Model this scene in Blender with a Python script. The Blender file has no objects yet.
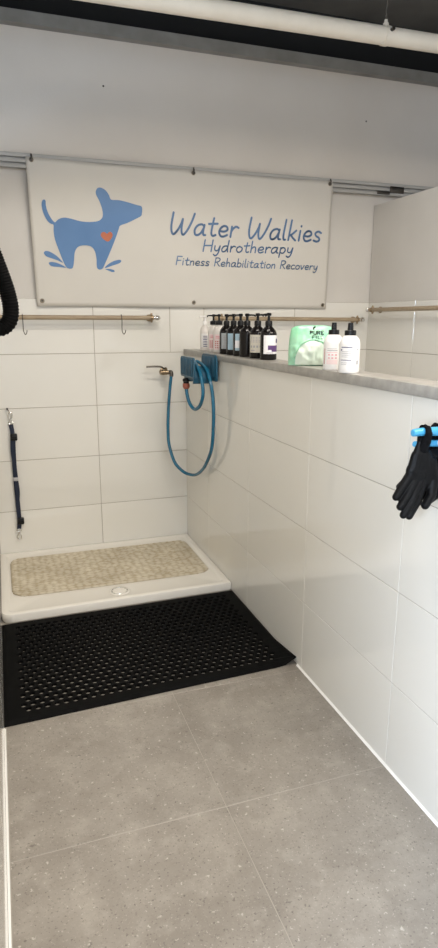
import bpy, bmesh, math, random
from mathutils import Vector, Matrix, noise
from mathutils.geometry import tessellate_polygon
random.seed(7)
PI = math.pi
S = bpy.context.scene
COL = S.collection

# ------------------------------------------------------------------ materials
def mat(name, color, rough=.5, metal=0, spec=.5, trans=0, emis=None, estr=0, coat=0):
    m = bpy.data.materials.new(name); m.use_nodes = True
    b = m.node_tree.nodes['Principled BSDF']
    b.inputs['Base Color'].default_value = (*color, 1)
    b.inputs['Roughness'].default_value = rough
    b.inputs['Metallic'].default_value = metal
    b.inputs['Specular IOR Level'].default_value = spec
    b.inputs['Transmission Weight'].default_value = trans
    b.inputs['Coat Weight'].default_value = coat
    if emis:
        b.inputs['Emission Color'].default_value = (*emis, 1); b.inputs['Emission Strength'].default_value = estr
    return m

def noisy(name, c1, c2, scale=5, rough=.5, bump=0, bscale=60, detail=4, rough2=None, lo=.35, hi=.65, metal=0, spec=.5, coat=0, stretch=None):
    m = mat(name, c1, rough, metal, spec, coat=coat)
    nt = m.node_tree; N = nt.nodes; L = nt.links; b = N['Principled BSDF']
    tc = N.new('ShaderNodeTexCoord'); co = tc.outputs['Object']
    if stretch:
        mp = N.new('ShaderNodeMapping'); mp.inputs['Scale'].default_value = stretch
        L.new(co, mp.inputs['Vector']); co = mp.outputs['Vector']
    n = N.new('ShaderNodeTexNoise'); n.inputs['Scale'].default_value = scale; n.inputs['Detail'].default_value = detail
    L.new(co, n.inputs['Vector'])
    r = N.new('ShaderNodeValToRGB')
    r.color_ramp.elements[0].position = lo; r.color_ramp.elements[0].color = (*c1, 1)
    r.color_ramp.elements[1].position = hi; r.color_ramp.elements[1].color = (*c2, 1)
    L.new(n.outputs['Fac'], r.inputs['Fac']); L.new(r.outputs['Color'], b.inputs['Base Color'])
    if bump:
        n2 = N.new('ShaderNodeTexNoise'); n2.inputs['Scale'].default_value = bscale
        L.new(co, n2.inputs['Vector'])
        bp = N.new('ShaderNodeBump'); bp.inputs['Strength'].default_value = bump; bp.inputs['Distance'].default_value = .01
        L.new(n2.outputs['Fac'], bp.inputs['Height']); L.new(bp.outputs['Normal'], b.inputs['Normal'])
    return m

def stone(name, base, dark, light, speck, rough):
    """stone-look porcelain: soft clouds, pale flecks and small dark pits"""
    m = mat(name, base, rough)
    nt = m.node_tree; N = nt.nodes; L = nt.links; b = N['Principled BSDF']
    tc = N.new('ShaderNodeTexCoord'); co = tc.outputs['Object']
    def nz(s, d, lo, hi, ca, cb):
        n = N.new('ShaderNodeTexNoise'); n.inputs['Scale'].default_value = s; n.inputs['Detail'].default_value = d
        n.inputs['Roughness'].default_value = .62
        L.new(co, n.inputs['Vector']); r = N.new('ShaderNodeValToRGB')
        r.color_ramp.elements[0].position = lo; r.color_ramp.elements[0].color = ca
        r.color_ramp.elements[1].position = hi; r.color_ramp.elements[1].color = cb
        L.new(n.outputs['Fac'], r.inputs['Fac']); return r.outputs['Color']
    def mix(f, a, c):
        x = N.new('ShaderNodeMix'); x.data_type = 'RGBA'
        L.new(f, x.inputs['Factor']); L.new(a, x.inputs[6]); x.inputs[7].default_value = (*c, 1)
        return x.outputs[2]
    base_c = nz(4.5, 9, .36, .64, (*dark, 1), (*base, 1))
    K = (0, 0, 0, 1); W = (1, 1, 1, 1); H = (.55, .55, .55, 1)
    c = mix(nz(14, 10, .50, .72, K, (.6, .6, .6, 1)), base_c, light)
    c = mix(nz(60, 8, .54, .70, K, (.4, .4, .4, 1)), c, dark)
    c = mix(nz(130, 3, .60, .68, K, W), c, tuple(v*.6 for v in dark))
    c = mix(nz(70, 3, .63, .70, K, W), c, speck)
    c = mix(nz(55, 2, .27, .33, (.6, .6, .6, 1), K), c, tuple(v * .45 for v in dark))
    c = mix(nz(160, 2, .62, .72, K, H), c, speck)
    L.new(c, b.inputs['Base Color'])
    bp = N.new('ShaderNodeBump'); bp.inputs['Strength'].default_value = .12; bp.inputs['Distance'].default_value = .004
    n2 = N.new('ShaderNodeTexNoise'); n2.inputs['Scale'].default_value = 90; L.new(co, n2.inputs['Vector'])
    L.new(n2.outputs['Fac'], bp.inputs['Height']); L.new(bp.outputs['Normal'], b.inputs['Normal'])
    return m

M_tile = noisy('glazed_tile', (.765, .745, .69), (.79, .77, .72), 1.3, .055, bump=.006, bscale=7, spec=.7, coat=0)
M_grout = mat('wall_grout', (.36, .32, .27), .8)
M_fgrout = mat('floor_grout', (.36, .33, .285), .8)
M_plaster = noisy('painted_board', (.65, .60, .54), (.69, .64, .58), 1.5, .6, bump=.05, bscale=120)
M_panel = noisy('white_panel', (.61, .58, .54), (.65, .62, .58), 2, .4)
M_floor = stone('stone_floor', (.30, .270, .234), (.225, .20, .172), (.37, .335, .29), (.46, .425, .375), .42)
M_cap = noisy('grey_ledge_stone', (.30, .285, .26), (.38, .36, .33), 30, .28, bump=.05, bscale=150)
M_sil = mat('white_silicone', (.86, .84, .80), .35)
M_dark = noisy('dark_ceiling', (.10, .097, .09), (.14, .135, .125), 3, .8)
M_black = mat('ceiling_void', (.006, .006, .006), .9)
M_beam = noisy('grey_steel', (.22, .215, .20), (.28, .275, .26), 8, .45)
M_roomwall = noisy('room_paint', (.55, .53, .50), (.60, .58, .55), 2, .7)
M_pipe = noisy('cream_pipe_paint', (.80, .73, .62), (.85, .78, .67), 9, .42)
M_trim = mat('white_rail', (.44, .43, .41), .45)
M_wood = noisy('pale_wood', (.30, .225, .145), (.40, .315, .21), 14, .45, stretch=(1, 12, 12))
M_brass = mat('aged_brass', (.33, .25, .16), .35, 1)
M_chrome = mat('chrome', (.75, .74, .72), .15, 1)
M_dkmetal = mat('dark_metal', (.10, .09, .08), .3, 1)
M_tray = noisy('white_acrylic', (.78, .745, .68), (.81, .775, .71), 2, .22)
M_bath = noisy('beige_vinyl', (.56, .50, .39), (.67, .61, .49), 6, .5)
def pebbles(m):
    nt = m.node_tree; N = nt.nodes; L = nt.links; b = N['Principled BSDF']
    tc = N.new('ShaderNodeTexCoord'); mp_ = N.new('ShaderNodeMapping'); mp_.inputs['Scale'].default_value = (26, 42, 1); L.new(tc.outputs['Object'], mp_.inputs['Vector'])
    v = N.new('ShaderNodeTexVoronoi'); v.inputs['Scale'].default_value = 1; v.inputs['Randomness'].default_value = .45; L.new(mp_.outputs['Vector'], v.inputs['Vector'])
    r = N.new('ShaderNodeValToRGB'); r.color_ramp.elements[0].position = .28; r.color_ramp.elements[0].color = (1, 1, 1, 1)
    r.color_ramp.elements[1].position = .62; r.color_ramp.elements[1].color = (.74, .69, .60, 1); L.new(v.outputs['Distance'], r.inputs['Fac'])
    x = N.new('ShaderNodeMix'); x.data_type = 'RGBA'; x.blend_type = 'MULTIPLY'; x.inputs['Factor'].default_value = 1
    src = b.inputs['Base Color'].links[0].from_socket; L.new(src, x.inputs[6]); L.new(r.outputs['Color'], x.inputs[7]); L.new(x.outputs[2], b.inputs['Base Color'])
pebbles(M_bath)
M_rubber = noisy('black_rubber', (.0020, .0020, .0020), (.0035, .0035, .0035), 30, .7, spec=.08)
M_vinyl = noisy('banner_vinyl', (.63, .60, .55), (.66, .63, .575), 2, .42)
M_blue = noisy('banner_blue', (.085, .20, .42), (.115, .24, .47), 3, .45)
M_text = mat('lettering_blue', (.10, .19, .36), .45)
M_orange = mat('heart_orange', (.52, .15, .07), .5)
M_eye = mat('eyelet_metal', (.30, .26, .20), .35, .9)
M_hose = noisy('blue_hose_pvc', (.010, .115, .20), (.013, .135, .235), 20, .25)
M_hang = noisy('teal_blue_plastic', (.010, .075, .13), (.014, .09, .155), 10, .42)
M_cu = mat('copper_red_plastic', (.30, .075, .04), .4)
M_blkpl = mat('black_plastic', (.005, .005, .006), .35, spec=.3)
M_navy = noisy('navy_webbing', (.006, .011, .030), (.009, .016, .042), 150, .7)
M_tagm = mat('pale_tag', (.45, .45, .47), .6)
M_blkbot = mat('black_bottle_plastic', (.006, .0045, .0045), .2, spec=.3)
M_white = mat('white_plastic', (.82, .80, .78), .35)
M_transl = mat('milky_plastic', (.70, .66, .62), .3)
M_lgrey = mat('label_grey', (.38, .41, .43), .5)
M_lblue = mat('label_blue', (.36, .50, .60), .5)
M_lbeige = mat('label_beige', (.58, .54, .46), .5)
M_lwhite = mat('label_white', (.80, .78, .80), .5)
M_pink = mat('print_pink', (.72, .28, .32), .5)
M_lpink = mat('label_pale_pink', (.82, .66, .65), .5)
M_purple = mat('print_purple', (.10, .045, .16), .5)
M_navyp = mat('print_navy', (.03, .03, .12), .5)
M_greyp = mat('print_grey', (.35, .34, .36), .5)
M_red = mat('print_red', (.45, .09, .08), .5)
M_green = noisy('mint_film', (.24, .58, .36), (.42, .74, .52), 9, .28, bump=.25, bscale=22)
M_green.node_tree.nodes['Principled BSDF'].inputs['Subsurface Weight'].default_value = .15
M_paper = noisy('white_wipes', (.66, .78, .66), (.76, .83, .74), 9, .55, bump=.1, bscale=40)
M_glove = noisy('black_nitrile', (.0015, .0015, .0018), (.003, .003, .0035), 60, .45, spec=.16, bump=.12, bscale=300)
M_knit = noisy('black_knit', (.003, .003, .0035), (.006, .006, .007), 200, .9, spec=.1, bump=.3, bscale=500)
M_cyan = mat('sky_blue_plastic', (.06, .34, .60), .35)
M_emit = mat('tube_glow', (1, 1, 1), .5, emis=(1, .93, .82), estr=6)
M_lamp = mat('white_enamel', (.75, .75, .73), .4)

# ------------------------------------------------------------------ helpers
def link(name, bm, m, parent=None, smooth=False, loc=None):
    me = bpy.data.meshes.new(name); bmesh.ops.recalc_face_normals(bm, faces=bm.faces) if smooth is not None else None
    bm.to_mesh(me); bm.free()
    ms = m if isinstance(m, (list, tuple)) else [m]
    for x in ms: me.materials.append(x)
    o = bpy.data.objects.new(name, me); COL.objects.link(o)
    if smooth:
        for p in me.polygons: p.use_smooth = True
        if smooth != 'all':
            me.shade_smooth_by_angle(angle=math.radians(38)) if hasattr(me, 'shade_smooth_by_angle') else None
            if not hasattr(me, 'shade_smooth_by_angle'):
                sharp(me, math.radians(38))
    if parent is not None:
        o.parent = parent
        o.matrix_parent_inverse = Matrix.Translation(parent.location).inverted()
    return o

def sharp(me, ang):
    bm = bmesh.new(); bm.from_mesh(me)
    for e in bm.edges:
        if len(e.link_faces) == 2 and e.calc_face_angle(0) > ang: e.smooth = False
    bm.to_mesh(me); bm.free()

def empty(name, loc):
    o = bpy.data.objects.new(name, None); COL.objects.link(o); o.location = loc
    o.empty_display_size = .05
    return o

def tag(o, label, cat, group=None):
    o['label'] = label; o['category'] = cat
    if group: o['group'] = group
    return o

def struct(o):
    o['kind'] = 'structure'; return o

def box(bm, x0, x1, y0, y1, z0, z1, bev=0, seg=2, mi=0):
    b2 = bmesh.new()
    r = bmesh.ops.create_cube(b2, size=1)
    bmesh.ops.scale(b2, vec=(abs(x1-x0), abs(y1-y0), abs(z1-z0)), verts=b2.verts)
    bmesh.ops.translate(b2, vec=((x0+x1)/2, (y0+y1)/2, (z0+z1)/2), verts=b2.verts)
    if bev: bmesh.ops.bevel(b2, geom=b2.edges[:], offset=bev, segments=seg, affect='EDGES', profile=.5)
    merge(bm, b2, mi)

def merge(bm, b2, mi=None):
    vm = {}
    for v in b2.verts: vm[v] = bm.verts.new(v.co)
    for f in b2.faces:
        try:
            nf = bm.faces.new([vm[v] for v in f.verts]); nf.material_index = f.material_index if mi is None else mi
        except ValueError: pass
    b2.free()

def catmull(pts, n=6, closed=False):
    P = [Vector(p) for p in pts]; out = []
    m = len(P)
    rng = range(m) if closed else range(m-1)
    for i in rng:
        if closed: a, b, c, d = P[(i-1) % m], P[i], P[(i+1) % m], P[(i+2) % m]
        else:
            b, c = P[i], P[i+1]
            a = P[i-1] if i > 0 else b*2-c
            d = P[i+2] if i+2 < m else c*2-b
        for k in range(n):
            t = k/n
            out.append(.5*((2*b)+(c-a)*t+(2*a-5*b+4*c-d)*t*t+(3*b-a-3*c+d)*t**3))
    if not closed: out.append(P[-1])
    return out

def tube(bm, pts, r, seg=12, caps=True, mi=0, flat=None):
    """sweep a ring along pts; r is a number or a function of index fraction"""
    P = [Vector(p) for p in pts]; n = len(P)
    T = []
    for i in range(n):
        a = P[max(i-1, 0)]; b = P[min(i+1, n-1)]; d = (b-a)
        T.append(d.normalized() if d.length > 1e-9 else Vector((0, 0, 1)))
    up = Vector((0, 0, 1)) if abs(T[0].z) < .9 else Vector((1, 0, 0))
    N = T[0].cross(up).normalized(); rings = []
    for i in range(n):
        N = (N - T[i]*N.dot(T[i])).normalized(); B = T[i].cross(N)
        rr = r(i/(n-1)) if callable(r) else r
        ring = []
        for k in range(seg):
            a = 2*PI*k/seg
            ring.append(bm.verts.new(P[i] + N*math.cos(a)*rr + B*math.sin(a)*rr*(flat or 1)))
        rings.append(ring)
    for i in range(n-1):
        for k in range(seg):
            f = bm.faces.new([rings[i][k], rings[i][(k+1) % seg], rings[i+1][(k+1) % seg], rings[i+1][k]]); f.material_index = mi
    if caps:
        f = bm.faces.new(rings[0][::-1]); f.material_index = mi
        f = bm.faces.new(rings[-1]); f.material_index = mi

def lathe(bm, prof, c=(0, 0, 0), axis='z', seg=28, mi=0, sx=1, sy=1):
    """prof: list of (radius, height). axis tells where the heights run."""
    c = Vector(c); rings = []
    def P(r, h, a):
        u, v = r*math.cos(a)*sx, r*math.sin(a)*sy
        if axis == 'z': return c+Vector((u, v, h))
        if axis == 'x': return c+Vector((h, u, v))
        if axis == 'y': return c+Vector((u, h, v))
    for r, h in prof:
        if r < 1e-6: rings.append([bm.verts.new(P(0, h, 0))])
        else: rings.append([bm.verts.new(P(r, h, 2*PI*k/seg)) for k in range(seg)])
    for A, B in zip(rings, rings[1:]):
        for k in range(seg):
            k2 = (k+1) % seg
            if len(A) == 1 and len(B) == 1: continue
            if len(A) == 1: vs = [A[0], B[k], B[k2]]
            elif len(B) == 1: vs = [A[k], A[k2], B[0]]
            else: vs = [A[k], A[k2], B[k2], B[k]]
            f = bm.faces.new(vs); f.material_index = mi
    if len(rings[0]) > 1: bm.faces.new(rings[0][::-1]).material_index = mi
    if len(rings[-1]) > 1: bm.faces.new(rings[-1]).material_index = mi

def prism(bm, pts, axis, d0, d1, mi=0):
    """polygon pts (2D) extruded between d0 and d1 along axis: 'y' uses (x,z), 'z' uses (x,y), 'x' uses (y,z)"""
    def P(p, d):
        return {'y': (p[0], d, p[1]), 'z': (p[0], p[1], d), 'x': (d, p[0], p[1])}[axis]
    A = [bm.verts.new(P(p, d0)) for p in pts]; B = [bm.verts.new(P(p, d1)) for p in pts]
    tris = tessellate_polygon([[Vector((p[0], p[1], 0)) for p in pts]])
    for t in tris:
        for V in (A, B):
            try: bm.faces.new([V[i] for i in t]).material_index = mi
            except ValueError: pass
    n = len(pts)
    for i in range(n):
        bm.faces.new([A[i], A[(i+1) % n], B[(i+1) % n], B[i]]).material_index = mi

def tiles(bm, plane, c, sgn, cells, g=.0028, d=.0016, mi=0):
    """raised tile faces with sloping edges. plane 'x','y','z' = constant axis, c its value, sgn the outward side"""
    def P(u, v, w):
        return {'x': (c+w*sgn, u, v), 'y': (u, c+w*sgn, v), 'z': (u, v, c+w*sgn)}[plane]
    h = g/2
    for u0, u1, v0, v1 in cells:
        o = [(u0+h, v0+h), (u1-h, v0+h), (u1-h, v1-h), (u0+h, v1-h)]
        e = h+.0012
        i = [(u0+e, v0+e), (u1-e, v0+e), (u1-e, v1-e), (u0+e, v1-e)]
        O = [bm.verts.new(P(*p, -d)) for p in o]; I = [bm.verts.new(P(*p, 0)) for p in i]
        bm.faces.new(I).material_index = mi
        for k in range(4):
            bm.faces.new([O[k], O[(k+1) % 4], I[(k+1) % 4], I[k]]).material_index = mi

def quad(bm, P, mi=0):
    bm.faces.new([bm.verts.new(p) for p in P]).material_index = mi

# ------------------------------------------------------------------ camera
cam_d = bpy.data.cameras.new('camera'); cam = bpy.data.objects.new('camera', cam_d); COL.objects.link(cam)
yaw, pit, rol = .33392, .23898, .00177
F = Vector((math.sin(yaw)*math.cos(pit), math.cos(yaw)*math.cos(pit), -math.sin(pit)))
R0 = Vector((math.cos(yaw), -math.sin(yaw), 0)); U0 = R0.cross(F)
Rr = R0*math.cos(rol)+U0*math.sin(rol); Uu = -R0*math.sin(rol)+U0*math.cos(rol)
mw = Matrix(((Rr.x, Uu.x, -F.x, -1.06856), (Rr.y, Uu.y, -F.y, -3.70102), (Rr.z, Uu.z, -F.z, 1.3748), (0, 0, 0, 1)))
cam.matrix_world = mw
cam_d.sensor_fit = 'VERTICAL'; cam_d.sensor_height = 36; cam_d.lens = 627.69*36/948
cam_d.clip_start = .01
S.camera = cam

# ------------------------------------------------------------------ setting
ZR = [0, .2936, .5936, .8936, 1.1936, 1.4936]
XL, XR, YF, ZC = -2.7, 3.2, -6.0, 3.1
# floor
bm = bmesh.new()
cells = []
x = -.5388-.6*4
while x < XR:
    y = -2.2453+.6*4
    while y > YF:
        cells.append((max(x, XL), min(x+.6, XR), max(y-.6, YF), min(y, 0.0)))
        y -= .6
    x += .6
cells = [c for c in cells if c[1]-c[0] > .01 and c[3]-c[2] > .01]
tiles(bm, 'z', 0, 1, cells, g=.0026, d=.0008)
box(bm, XL, XR, YF, 0, -.1, -.001, mi=1)
struct(link('floor', bm, [M_floor, M_fgrout]))
# back wall
bm = bmesh.new(); cells = []
for i in range(5):
    xs = [XL, -2.342, -1.742, -1.142, -.542]
    if i == 4: xs += [-.094]
    xs += [.118+.6*k for k in range(6)]
    xs = [v for v in xs if v < XR-.05]+[XR]
    cells += [(a, b, ZR[i], ZR[i+1]) for a, b in zip(xs, xs[1:])]
tiles(bm, 'y', 0, -1, cells)
box(bm, XL, XR, .0016, .10, 0, 1.4936, mi=1)
box(bm, XL, XR, .006, .10, 1.4936, 2.14, mi=2)
box(bm, XL, XR, -.012, .10, 2.14, 2.80, mi=3)
box(bm, XL, XR, .02, .10, 2.80, ZC, mi=4)
struct(link('wall_back', bm, [M_tile, M_grout, M_panel, M_plaster, M_black]))
# grooved rail where panel and board meet
bm = bmesh.new()
for z0, z1 in ((2.142, 2.160), (2.168, 2.186), (2.194, 2.214)):
    box(bm, XL, XR, -.040, -.012, z0, z1, bev=.003)
box(bm, XL, XR, -.022, -.0125, 2.142, 2.212)
struct(link('trim_1', bm, M_trim, smooth=True))
# steel angle along top of back wall
bm = bmesh.new()
box(bm, XL, XR, -.06, -.052, 2.795, 2.852); box(bm, XL, XR, -.0525, -.0125, 2.842, 2.852); box(bm, XL, XR, -.052, -.0125, 2.795, 2.801)
struct(link('trim_2', bm, M_beam))
# partition in the middle
bm = bmesh.new()
YE = -3.3
ys = [0]+[-(.4453+.6*k) for k in range(5)]+[YE]
zr = [0, .2936, .5936, .8936, 1.178]
tiles(bm, 'x', 0, -1, [(b, a, zr[i], zr[i+1]) for i in range(4) for a, b in zip(ys, ys[1:])], g=.0018)
tiles(bm, 'x', .09, 1, [(b, a, zr[i], zr[i+1]) for i in range(4) for a, b in zip(ys, ys[1:])])
box(bm, .0016, .0884, YE, -.0005, 0, 1.177, mi=1)
quad(bm, [(0, YE-.001, 0), (.09, YE-.001, 0), (.09, YE-.001, 1.177), (0, YE-.001, 1.177)])
struct(link('wall_middle', bm, [M_tile, M_grout]))
bm = bmesh.new(); box(bm, -.012, .098, YE-.01, -.0005, 1.1785, 1.212, bev=.003)
struct(link('trim_3', bm, M_cap, smooth=True))
# dividers left and right: tile below, board above
def divider(name, xf, sgn, joints, zt):
    bm = bmesh.new(); xb = xf-sgn*.08
    ys = [0]+[j for j in joints if j > YE+.05]+[YE]
    cl = [(b, a, ZR[i], ZR[i+1]) for i in range(5) for a, b in zip(ys, ys[1:])]
    tiles(bm, 'x', xf, sgn, cl); tiles(bm, 'x', xb, -sgn, cl)
    a, b = sorted((xf-sgn*.0016, xb+sgn*.0016))
    box(bm, a, b, YE, -.0005, 0, 1.4936, mi=1)
    box(bm, a, b, YE, -.045, 1.4936, zt, mi=2)
    box(bm, a, b, -.045, -.0005, 1.4936, 2.139, mi=2) if zt > 2.2 else box(bm, a, b, -.045, -.0005, 1.4936, min(zt, 2.139), mi=2)
    quad(bm, [(a, YE-.001, 0), (b, YE-.001, 0), (b, YE-.001, 1.49), (a, YE-.001, 1.49)])
    return struct(link(name, bm, [M_tile, M_grout, M_panel]))
divider('wall_left', -1.1470, 1, [-.6*k-.5 for k in range(6)], 2.085)
divider('wall_right', 1.25, -1, [-.5-.6*k for k in range(6)], 2.085)
# silicone beads at the floor
for i, (xa, sg) in enumerate(((-.0005, -1), (-1.1465, 1))):
    bm = bmesh.new()
    w = .007 if i == 0 else .006
    prism(bm, [(xa, 0.0005), (xa+sg*w, .0005), (xa+sg*.003, .004), (xa, w)], 'y', YE, -1.612 if i == 0 else -1.662)
    struct(link('trim_%d' % (4+i), bm, M_sil))
# the rest of the room
bm = bmesh.new(); box(bm, XL, XR, YF, .1, ZC, ZC+.08); struct(link('ceiling', bm, M_dark))
bm = bmesh.new(); box(bm, XL-.1, XL, YF, .1, 0, ZC); struct(link('wall_west', bm, M_roomwall))
bm = bmesh.new(); box(bm, XR, XR+.1, YF, .1, 0, ZC); struct(link('wall_east', bm, M_roomwall))
bm = bmesh.new(); box(bm, XL-.1, XR+.1, YF-.1, YF, 0, ZC); struct(link('wall_front', bm, M_roomwall))

# ------------------------------------------------------------------ ceiling pipe
pipe = empty('ceiling_pipe', (.25, -.80, 2.665)); tag(pipe, 'long cream painted pipe hanging below the dark ceiling', 'pipe')
def pz(x): return 2.655+(x+.672)*.0125
bm = bmesh.new(); tube(bm, [(XL+.001, -.8, pz(XL)), (XR-.001, -.8, pz(XR))], .0385, 32)
link('pipe_run', bm, M_pipe, pipe, True)
bm = bmesh.new(); tube(bm, [(-1.6, -.8, pz(-1.6)), (-1.5, -.8, pz(-1.5))], .043, 32)
link('pipe_sleeve', bm, M_pipe, pipe, True)
for hx in (.757, -1.95):
    bm = bmesh.new(); tube(bm, [(hx-.013, -.8, pz(hx)), (hx+.013, -.8, pz(hx))], .0415, 32)
    lathe(bm, [(.014, .036), (.014, .05), (.008, .058), (.008, .066)], (hx, -.8, pz(hx)), seg=10)
    c = link('pipe_clamp', bm, M_pipe, pipe, True)
    bm = bmesh.new(); tube(bm, [(hx, -.8, pz(hx)+.05), (hx, -.8, ZC)], .004, 10)
    link('hanger_rod', bm, M_chrome, c, True)
    bm = bmesh.new(); lathe(bm, [(0, -.012), (.009, -.012), (.009, .012), (0, .012)], (hx+.008, -.846, pz(hx)+.012), 'y', 6)
    link('bolt', bm, M_dkmetal, c, False)

# ------------------------------------------------------------------ banner
bz0, bz1, bx0, bx1 = 1.4520, 2.1983, -0.8446, 0.9276
def wav(x, z):
    s = (z-bz0)/(bz1-bz0)
    return -.046 - .004*math.sin(x*5+1)*(.3+.7*(1-s)) - .002*math.sin(x*11+z*7) - (1-s)*-.030
banner = empty('banner', ((bx0+bx1)/2, -.03, bz0)); tag(banner, 'white vinyl banner with a blue dog and blue lettering pinned along the back wall', 'banner')
bm = bmesh.new(); NX, NZ = 90, 30; G = []
for j in range(NZ+1):
    row = []
    for i in range(NX+1):
        u, v = i/NX, j/NZ
        x = bx0+(bx1-bx0)*u-.014*v*(1-u); z = bz0+(bz1-bz0)*v
        if v == 1: z -= .006*math.sin(PI*((u*2) % 1))
        row.append(bm.verts.new((x, wav(x, z), z)))
    G.append(row)
for j in range(NZ):
    for i in range(NX): bm.faces.new([G[j][i], G[j][i+1], G[j+1][i+1], G[j+1][i]])
o = link('vinyl_sheet', bm, M_vinyl, banner, 'all')
sm = o.modifiers.new('thickness', 'SOLIDIFY'); sm.thickness = .0012; sm.offset = 1

def on_banner(name, polys, m, parent, off=.0022, label=None):
    bm = bmesh.new()
    for pts in polys:
        vs = [bm.verts.new((p[0], 0, p[1])) for p in pts]
        for t in tessellate_polygon([[Vector((p[0], p[1], 0)) for p in pts]]):
            try: bm.faces.new([vs[i] for i in t])
            except ValueError: pass
    # cut into small pieces so it follows the sheet
    bmesh.ops.triangulate(bm, faces=bm.faces[:])
    for _ in range(3):
        long = [e for e in bm.edges if e.calc_length() > .06]
        if long: bmesh.ops.subdivide_edges(bm, edges=long, cuts=1); bmesh.ops.triangulate(bm, faces=bm.faces[:])
    for v in bm.verts: v.co.y = wav(v.co.x, v.co.z)-off
    for f in bm.faces:
        f.normal_update()
        if f.normal.y > 0: f.normal_flip()
    ob = link(name, bm, m, parent, smooth=None)
    if label: ob['label'] = label
    return ob
dog = [(-0.728,1.886),(-0.710,1.901),(-0.679,1.912),(-0.640,1.908),(-0.593,1.898),(-0.546,1.896),(-0.498,1.903),(-0.476,1.919),(-0.470,1.939),(-0.474,1.969),(-0.487,2.006),(-0.502,2.034),(-0.504,2.052),(-0.494,2.069),(-0.474,2.072),(-0.450,2.060),(-0.433,2.038),(-0.422,2.016),(-0.380,2.016),(-0.331,2.008),(-0.282,1.997),(-0.256,1.992),(-0.251,1.977),(-0.254,1.950),(-0.260,1.940),(-0.292,1.923),(-0.335,1.902),(-0.376,1.886),(-0.385,1.867),(-0.407,1.812),(-0.439,1.741),(-0.466,1.685),(-0.480,1.659),(-0.496,1.652),(-0.510,1.658),(-0.513,1.676),(-0.513,1.708),(-0.520,1.746),(-0.538,1.770),(-0.567,1.776),(-0.600,1.772),(-0.619,1.758),(-0.630,1.735),(-0.635,1.696),(-0.640,1.669),(-0.648,1.654),(-0.669,1.654),(-0.681,1.664),(-0.695,1.694),(-0.714,1.747),(-0.731,1.799),(-0.736,1.843),(-0.735,1.873),(-0.750,1.879),(-0.767,1.894),(-0.784,1.929),(-0.791,1.966),(-0.787,1.988),(-0.777,1.996),(-0.769,1.989),(-0.769,1.967),(-0.762,1.938),(-0.748,1.910)]
drops = [[(-0.794,1.729),(-0.785,1.739),(-0.765,1.738),(-0.736,1.723),(-0.713,1.704),(-0.695,1.682),(-0.722,1.693),(-0.753,1.703),(-0.782,1.713)],
 [(-0.771,1.676),(-0.762,1.684),(-0.738,1.683),(-0.707,1.673),(-0.679,1.657),(-0.716,1.660),(-0.755,1.662)],
 [(-0.469,1.661),(-0.450,1.681),(-0.416,1.700),(-0.383,1.707),(-0.376,1.699),(-0.388,1.688),(-0.426,1.675)],
 [(-0.467,1.655),(-0.442,1.657),(-0.418,1.651),(-0.415,1.643),(-0.430,1.641),(-0.451,1.649)]]
heart = [(-0.451,1.840),(-0.464,1.849),(-0.481,1.844),(-0.485,1.828),(-0.469,1.810),(-0.448,1.800),(-0.430,1.814),(-0.420,1.834),(-0.427,1.849),(-0.439,1.850)]
sm2 = lambda p: [(v.x, v.y) for v in catmull([(a, b, 0) for a, b in p], 3, True)]
dg = on_banner('dog_emblem', [sm2(dog)], M_blue, banner)
on_banner('heart', [sm2(heart)], M_orange, dg, .0034)
for d in drops: on_banner('water_splash', [sm2(d)], M_blue, banner)

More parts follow.
